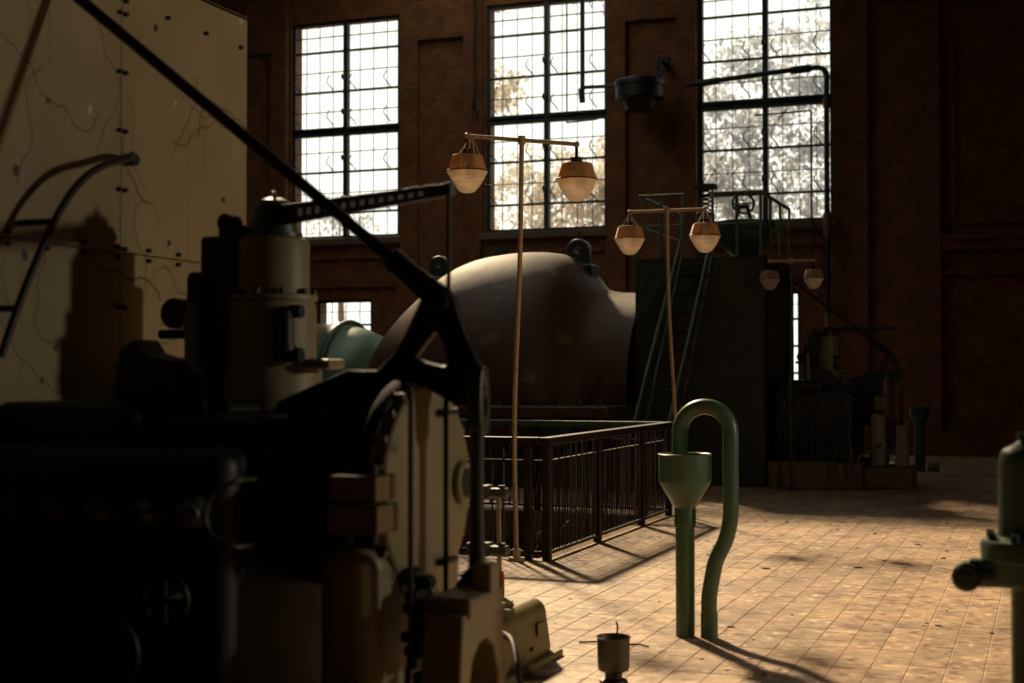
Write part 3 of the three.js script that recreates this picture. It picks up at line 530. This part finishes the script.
// ---------------------------------------------------------------- twin-lantern lamp posts
function lampPost(label, [bx, bz], [tx, ty, tz], dir, half, tilt, scale = 1, postPaint = M.ochre) {
  const o = thing('lamp_post', label, 'lamp post', [bx, 0, bz]);
  const R = 0.021;
  part(o, 'post', [tube([[bx, 0, bz], [bx + (tx - bx) * 0.2 - 0.03, ty * 0.33, bz + (tz - bz) * 0.33], [tx - (tx - bx) * 0.2 - 0.01, ty * 0.7, tz], [tx, ty, tz]], R, 24, 12)], postPaint);
  part(o, 'base_flange', [cyl(bx, 0.015, bz, 0.07, 0.03, 'y', 20), cyl(bx, 0.06, bz, 0.034, 0.08, 'y', 16)], postPaint);
  const dx = Math.cos(dir), dz = -Math.sin(dir), end = (s) => [tx + dx * half * s, ty + tilt * s, tz + dz * half * s];
  const A = end(-1), B = end(1);
  part(o, 'cross_arm', [bar(A, B, 0.018, 12), cyl(tx, ty, tz, 0.032, 0.07, 'y', 14), new THREE.SphereGeometry(0.028, 12, 8).translate(...A), new THREE.SphereGeometry(0.028, 12, 8).translate(...B)], M.ochre);
  for (const [x, y, z] of [A, B]) {
    const q = (list) => list.map(([r, h]) => [r * scale, y + h * scale]);
    const L = part(o, 'lantern', [lathe(q([[0.055, -0.155], [0.13, -0.165], [0.14, -0.175], [0.178, -0.295], [0.181, -0.303], [0.176, -0.31]]), x, 0, z, 'y', 8)], M.lampDirty, 'dusty faceted lantern');
    part(L, 'hanger', [bar([x, y, z], [x, y - 0.13 * scale, z], 0.014, 10), cyl(x, y - 0.14 * scale, z, 0.05 * scale, 0.05 * scale, 'y', 20)], M.iron);
    part(L, 'socket', [cyl(x, y - 0.22 * scale, z, 0.05 * scale, 0.12 * scale, 'y', 16)], M.iron);
    part(L, 'glass_bowl', [lathe(q([[0.176, -0.31], [0.15, -0.355], [0.152, -0.36], [0.125, -0.4], [0.127, -0.405], [0.098, -0.445], [0.065, -0.48], [0.035, -0.49], [0.001, -0.492]]), x, 0, z, 'y', 24)], M.lampGlass, 'pale prismatic glass bowl');
    part(L, 'rim', [new THREE.TorusGeometry(0.178 * scale, 0.005, 6, 36).rotateX(Math.PI / 2).translate(x, y - 0.303 * scale, z)], M.iron);
  }
  return [A, B];
}
const [a0] = lampPost('twin lantern lamp post at the corner of the floor opening, nearest the bucket', [-4.27, -11.4], [-4.23, 3.6, -11.42], 0.3, 0.47, -0.04);
const [b0, b1] = lampPost('twin lantern lamp post behind the gooseneck drain at the far railing end', [-3.92, -15.75], [-4.07, 3.45, -15.75], 0.0, 0.44, 0.0);
lampPost('twin lantern lamp post against the end of the dark platform enclosure', [-3.31, -19.6], [-3.31, 3.14, -19.6], 0.0, 0.3, 0.0, 0.8, M.dark);
{ // cobwebs strung from the lanterns
  const o = thing('cobweb', 'pale cobweb strands strung on the lanterns of the corner lamp post', 'cobweb', a0);
  const S = (a, b, sag) => tube([a, [(a[0] + b[0]) / 2, (a[1] + b[1]) / 2 - sag, (a[2] + b[2]) / 2], b], 0.0022, 12, 4);
  const g = []; for (let i = 0; i < 9; i++) { const t = i * 0.7; g.push(S([a0[0] + 0.04, a0[1], a0[2]], [a0[0] + Math.cos(t) * 0.18, a0[1] - 0.3, a0[2] + Math.sin(t) * 0.18], 0.0)); }
  g.push(S([a0[0] + 0.15, a0[1] - 0.42, a0[2]], [-4.25, 3.2, -11.42], 0.01));
  part(o, 'strands', g, M.web);
  const o2 = thing('cobweb', 'pale cobweb strands strung on the lanterns behind the gooseneck drain', 'cobweb', b0), g2 = [];
  for (const e of [b0, b1]) for (let i = 0; i < 8; i++) { const t = i * 0.8; g2.push(S([e[0], e[1], e[2]], [e[0] + Math.cos(t) * 0.175, e[1] - 0.3, e[2] + Math.sin(t) * 0.175], 0.0)); }
  part(o2, 'strands', g2, M.web);
}

// ---------------------------------------------------------------- gooseneck drain and other floor things
{
  const z = -8.5, o = thing('gooseneck_drain', 'green funnel drain with a looping gooseneck pipe on the tiled floor', 'drain pipe', [-2.0, 0, z]);
  part(o, 'stand_pipe', [cyl(-2.088, 0.36, z, 0.058, 0.72, 'y', 32), lathe([[0.058, 0.66], [0.066, 0.665], [0.066, 0.79], [0.06, 0.8]], -2.088, 0, z, 'y', 32)], M.green);
  const fun = part(o, 'funnel', [lathe([[0.05, 0.77], [0.066, 0.78], [0.158, 0.935], [0.16, 0.945], [0.16, 1.1], [0.164, 1.105], [0.158, 1.11], [0.15, 1.105], [0.15, 0.95], [0.055, 0.79]], -2.088, 0, z, 'y', 48)], M.green);
  part(fun, 'rolled_rim', [new THREE.TorusGeometry(0.157, 0.006, 8, 48).rotateX(Math.PI / 2).translate(-2.088, 1.104, z)], M.green);
  const cx = -1.962, r = 0.156, p = [[cx - r, 0.95, z], [cx - r, 1.1, z], [cx - r, 1.2, z]];
  for (let i = 0; i <= 10; i++) { const a = Math.PI - i * Math.PI / 10; p.push([cx + Math.cos(a) * r, 1.24 + Math.sin(a) * r, z]); }
  p.push([cx + r, 1.1, z], [cx + r, 0.85, z], [cx + r - 0.002, 0.73, z], [cx + r - 0.03, 0.6, z], [cx + r - 0.09, 0.47, z], [-1.925, 0.34, z], [-1.94, 0.24, z], [-1.94, 0.1, z], [-1.94, 0, z]);
  part(o, 'gooseneck', [tube(p, 0.048, 160, 24)], M.green);
  part(o, 'sleeve', [cyl(-1.94, 0.075, z, 0.052, 0.15, 'y', 28)], M.green);
}
{
  const x = -2.13, z = -7.12, o = thing('drip_can', 'small dull green can with a wire upright on the sunlit tiles', 'can', [x, 0, z]);
  part(o, 'can', [lathe([[0.001, 0.05], [0.05, 0.05], [0.078, 0.062], [0.083, 0.08], [0.085, 0.225], [0.091, 0.232], [0.087, 0.236], [0.08, 0.225], [0.078, 0.09], [0.001, 0.08]], x, 0, z, 'y', 36)], M.dark);
  part(o, 'stub', [lathe([[0.075, 0], [0.07, 0.012], [0.045, 0.02], [0.045, 0.055]], x, 0, z, 'y', 24)], M.iron);
  part(o, 'wire', [tube([[x + 0.02, 0.08, z], [x + 0.02, 0.25, z], [x + 0.022, 0.29, z], [x + 0.014, 0.31, z]], 0.005, 16, 6)], M.iron);
}
{
  const o = thing('valve_housing', 'low yellowed cast housing with round lid behind the governor', 'housing', [-3.05, 0, -7.1]);
  const b = new RoundedBoxGeometry(0.86, 0.33, 1.15, 6, 0.07), p = b.attributes.position;
  for (let i = 0; i < p.count; i++) { const t = (p.getY(i) + 0.165) / 0.33; p.setX(i, p.getX(i) * (1 - 0.09 * t)); p.setZ(i, p.getZ(i) * (1 - 0.05 * t)); }
  b.computeVertexNormals();
  part(o, 'casting', [b.translate(-3.07, 0.165, -7.1)], M.mustard);
  part(o, 'foot_flange', [rbox(-3.53, -2.6, 0, 0.035, -7.7, -6.5, 0.01)], M.mustard);
  part(o, 'lid', [cyl(-2.95, 0.34, -7.28, 0.19, 0.03, 'y', 40)], M.mustard, 'round flat lid');
  part(o, 'name_plate', [box(-2.655, -2.645, 0.15, 0.22, -7.52, -7.4)], M.mustard);
  part(o, 'bolt', [cyl(-2.645, 0.1, -7.3, 0.012, 0.02, 'x', 6)], M.dark);
  const v = thing('valve_spindle', 'thin valve spindle with two clamps and a red grip on the cast housing', 'valve', [-2.88, 0.355, -7.4]);
  part(v, 'spindle', [bar([-2.87, 0.357, -7.4], [-2.88, 0.93, -7.4], 0.013)], M.olive);
  part(v, 'red_grip', [bar([-2.868, 0.36, -7.4], [-2.872, 0.5, -7.4], 0.024, 14)], M.red, 'red grip');
  for (const y of [0.94, 0.62]) part(v, 'clamp', [rbox(-3.06, -2.92, y - 0.04, y + 0.035, -7.45, -7.35, 0.015), rbox(-2.93, -2.82, y - 0.03, y + 0.02, -7.44, -7.36, 0.015), cyl(-3.0, y + 0.03, -7.4, 0.022, 0.03, 'y', 10), cyl(-2.86, y + 0.02, -7.4, 0.02, 0.03, 'y', 10)], M.dark);
  part(v, 'column', [bar([-3.0, 0.357, -7.4], [-3.0, 0.96, -7.4], 0.03, 14)], M.dark);
}
{
  const o = thing('hose', 'black rubber hose hanging down beside the cast housing', 'hose', [-2.55, 0, -6.2]);
  part(o, 'tube', [tube([[-2.6, 0.29, -6.72], [-2.5, 0.28, -6.6], [-2.42, 0.2, -6.46], [-2.37, 0.1, -6.36], [-2.35, 0.02, -6.2], [-2.35, 0.018, -5.9]], 0.018, 40, 10)], M.rubber);
}
{ // green standpipe valve near the right edge of the view
  const x = -0.08, z = -5.3, o = thing('standpipe_valve', 'green bottle-shaped standpipe valve with a side knob on a slim column', 'valve', [x, 0, z]);
  part(o, 'column', [lathe([[0.14, 0], [0.14, 0.03], [0.08, 0.05], [0.056, 0.09], [0.055, 0.84], [0.075, 0.87]], x, 0, z, 'y', 32)], M.deepGreen);
  part(o, 'bottle', [lathe([[0.1, 1.03], [0.097, 1.05], [0.095, 1.28], [0.09, 1.315], [0.075, 1.335], [0.045, 1.35], [0.03, 1.36], [0.025, 1.372], [0.035, 1.378], [0.035, 1.39], [0.001, 1.395]], x, 0, z, 'y', 40)], M.paleGreen);
  const fl = part(o, 'flange', [lathe([[0.07, 0.86], [0.12, 0.87], [0.125, 0.94], [0.155, 0.95], [0.157, 1.0], [0.15, 1.015], [0.1, 1.03]], x, 0, z, 'y', 40)], M.paleGreen);
  for (let i = 0; i < 8; i++) { const a = i * Math.PI / 4 + 0.3; part(fl, 'bolt', [cyl(x + Math.cos(a) * 0.128, 1.025, z + Math.sin(a) * 0.128, 0.016, 0.04, 'y', 6)], M.deepGreen); }
  part(o, 'side_arm', [bar([x - 0.2, 0.888, z + 0.02], [x, 0.89, z + 0.02], 0.042, 20), rbox(x - 0.2, x, 0.9, 0.945, z - 0.03, z + 0.05, 0.015)], M.deepGreen);
  part(o, 'knob', [lathe([[0.001, -0.05], [0.04, -0.05], [0.05, -0.04], [0.05, 0.04], [0.04, 0.05], [0.02, 0.05], [0.018, 0.06], [0.001, 0.06]], 0, 0, 0, 'z', 28).translate(x - 0.2, 0.885, z + 0.03)], M.deepGreen);
}
{ // drain stand far down the floor
  const x = -2.0, z = -24.1, o = thing('drain_stand', 'slim green drain stand with a square cup near the brick wall', 'drain pipe', [x, 0, z]);
  part(o, 'stem', [cyl(x, 0.45, z, 0.085, 0.9, 'y', 20)], M.deepGreen);
  part(o, 'cup', [lathe([[0.085, 0.78], [0.15, 0.88], [0.16, 0.98], [0.16, 1.05], [0.13, 1.05], [0.09, 0.9]], x, 0, z, 'y', 24)], M.deepGreen);
  part(o, 'foot_valve', [cyl(x + 0.22, 0.08, z + 0.1, 0.07, 0.16, 'x', 16), cyl(x + 0.3, 0.08, z + 0.1, 0.09, 0.03, 'x', 16)], M.steel);
}

// ---------------------------------------------------------------- pipes, heater and chain on the back wall
{
  const o = thing('drum_heater', 'round dark drum heater bracketed to the wall between two tall windows', 'heater', [-7.9, 7.1, -28.3]);
  const x = -7.88, z = -28.3;
  part(o, 'drum', [lathe([[0.001, 7.74], [0.5, 7.74], [0.53, 7.7], [0.53, 7.62], [0.5, 7.6], [0.5, 7.36], [0.46, 7.33], [0.36, 7.31], [0.3, 7.16], [0.28, 7.12], [0.001, 7.12]], x, -0.1, z, 'y', 44)], M.black);
  part(o, 'bracket', [bar([x + 0.4, 7.7, z], [x + 0.4, 8.1, z], 0.05, 12), bar([x + 0.4, 8.06, z], [x + 0.4, 8.06, -28.8], 0.05, 12), rbox(x + 0.3, x + 0.5, 7.9, 8.22, -28.86, -28.8, 0.02)], M.black);
  const p = thing('steam_pipe', 'dark pipe dropping across the middle window to the drum heater', 'pipe', [-9.27, 7.4, -28.75]);
  part(p, 'pipe', [bar([-9.27, ROOF - 0.01, -28.75], [-9.27, 7.38, -28.75], 0.05), bar([-9.27, 7.68, -28.75], [-8.44, 7.6, -28.45], 0.04), bar([-9.3, 7.66, -28.75], [-9.27, 7.36, -28.75], 0.065)], M.windowSteel);
  part(p, 'thin_pipe', [bar([-9.62, ROOF - 0.01, -28.75], [-9.62, 6.95, -28.75], 0.018), bar([-9.62, 6.95, -28.75], [-8.95, 6.98, -28.75], 0.018)], M.windowSteel);
  const q = thing('steam_pipe', 'dark pipe crossing the tall window and bending down beside it', 'pipe', [-4.2, 0, -28.72]);
  part(q, 'pipe', [tube([[-7.0, 7.56, -28.72], [-6.2, 7.62, -28.72], [-4.5, 7.72, -28.72], [-4.22, 7.7, -28.72], [-4.14, 7.58, -28.72], [-4.14, 7.3, -28.72], [-4.14, 4, -28.72], [-4.14, 0, -28.72]], 0.055, 120, 12)], M.windowSteel);
  part(q, 'sleeve', [bar([-4.85, 7.7, -28.72], [-4.45, 7.72, -28.72], 0.08, 14), bar([-6.75, 7.57, -28.72], [-6.3, 7.61, -28.72], 0.075, 14)], M.windowSteel);
  part(q, 'sleeve', [bar([-4.14, 6.9, -28.72], [-4.14, 7.1, -28.72], 0.075, 14), bar([-4.14, 4.3, -28.72], [-4.14, 4.8, -28.72], 0.075, 14), bar([-4.14, 2.2, -28.72], [-4.14, 2.8, -28.72], 0.07, 14)], M.brown);
  const c = thing('conduit', 'thin pipe dropping inside the bend of the larger window pipe', 'pipe', [-4.45, 4.2, -28.75]);
  part(c, 'pipe', [bar([-5.6, 6.85, -28.75], [-4.45, 6.87, -28.75], 0.02), bar([-4.45, 6.87, -28.75], [-4.45, 3.3, -28.75], 0.022)], M.windowSteel);
}
{
  const x = -11.72, z = -28.7, o = thing('hoist_chain', 'hanging hoist chain with a hook block beside the middle window', 'chain', [x, 7.1, z]);
  const link = new THREE.TorusGeometry(0.032, 0.012, 6, 12), g = [];
  for (let i = 0; i < 60; i++) g.push(link.clone().scale(1, 1.35, 1).rotateY(i % 2 ? Math.PI / 2 : 0).translate(x + Math.sin(i * 0.25) * 0.012, 7.6 + i * 0.057, z));
  part(o, 'links', g, M.iron);
  part(o, 'hook_block', [rbox(x - 0.07, x + 0.07, 7.36, 7.6, z - 0.05, z + 0.05, 0.03), new THREE.TorusGeometry(0.08, 0.022, 8, 20, 4.6).rotateZ(2.2).translate(x, 7.24, z)], M.iron);
}
{ // litter on the tiles
  const o = thing('twig', 'dark bent twig lying on the tiles by the drip can', 'twig', [-2.4, 0, -8.1]);
  part(o, 'stick', [tube([[-2.62, 0.008, -8.05], [-2.5, 0.012, -8.08], [-2.4, 0.008, -8.04], [-2.27, 0.01, -8.1], [-2.2, 0.009, -8.06]], 0.006, 24, 6)], M.rubber);
  const r = rng(33), g = [];
  for (let i = 0; i < 150; i++) { const x = -3.9 + r() * 4.4, z = -6.6 - r() * 12, s = 0.006 + r() * r() * 0.028; g.push(new THREE.IcosahedronGeometry(s, 0).scale(1 + r(), 0.25, 0.6 + r() * 0.6).rotateY(r() * 6).translate(x, s * 0.25, z)); }
  const l = new THREE.Mesh(uvm(merge(g)), M.brown); l.name = 'floor_grit'; l.castShadow = l.receiveShadow = true;
  l.userData = { kind: 'stuff', label: 'scattered crumbs and dead leaves on the tiled floor', category: 'litter' }; scene.add(l);
}

// ---------------------------------------------------------------- unseen lamp on the right-hand wall, out of view, lighting cladding and end cover
{
  const P = V(6.9, 3.2, -8.3), T = V(-3.2, 1.9, -5.0), o = thing('unseen_floodlight', 'unseen square lamp on the right-hand brick wall, out of view, lighting the cladding', 'unseen_floodlight', [6.9, 3.2, -8.3]);
  const g = new THREE.Group(); g.name = 'head'; o.add(g); o.updateMatrixWorld(true); g.lookAt(T);
  const add = (name, geo, mat) => { const m = new THREE.Mesh(uvm(geo), mat); m.name = name; m.castShadow = m.receiveShadow = true; g.add(m); return m; };
  add('housing', new RoundedBoxGeometry(0.56, 0.56, 0.16, 3, 0.03).translate(0, 0, -0.1), M.dark);
  add('lens', new RoundedBoxGeometry(0.5, 0.5, 0.02, 2, 0.008).translate(0, 0, -0.01), new THREE.MeshStandardMaterial({ color: 0xfff0d0, emissive: new THREE.Color().setRGB(1, 0.8, 0.5), emissiveIntensity: 1.5, roughness: 0.3 }));
  const light = new THREE.RectAreaLight(new THREE.Color().setRGB(1, 0.88, 0.64), 225, 0.5, 0.5);
  light.position.set(0, 0, 0.02); light.rotation.y = Math.PI; light.name = 'unseen_floodlight_beam'; g.add(light);
  part(o, 'bracket', [bar([7.47, 3.2, -8.3], [7.08, 3.2, -8.36], 0.035), rbox(7.455, 7.495, 3.0, 3.4, -8.5, -8.1, 0.01)], M.dark);
}
renderer.render(scene, camera);
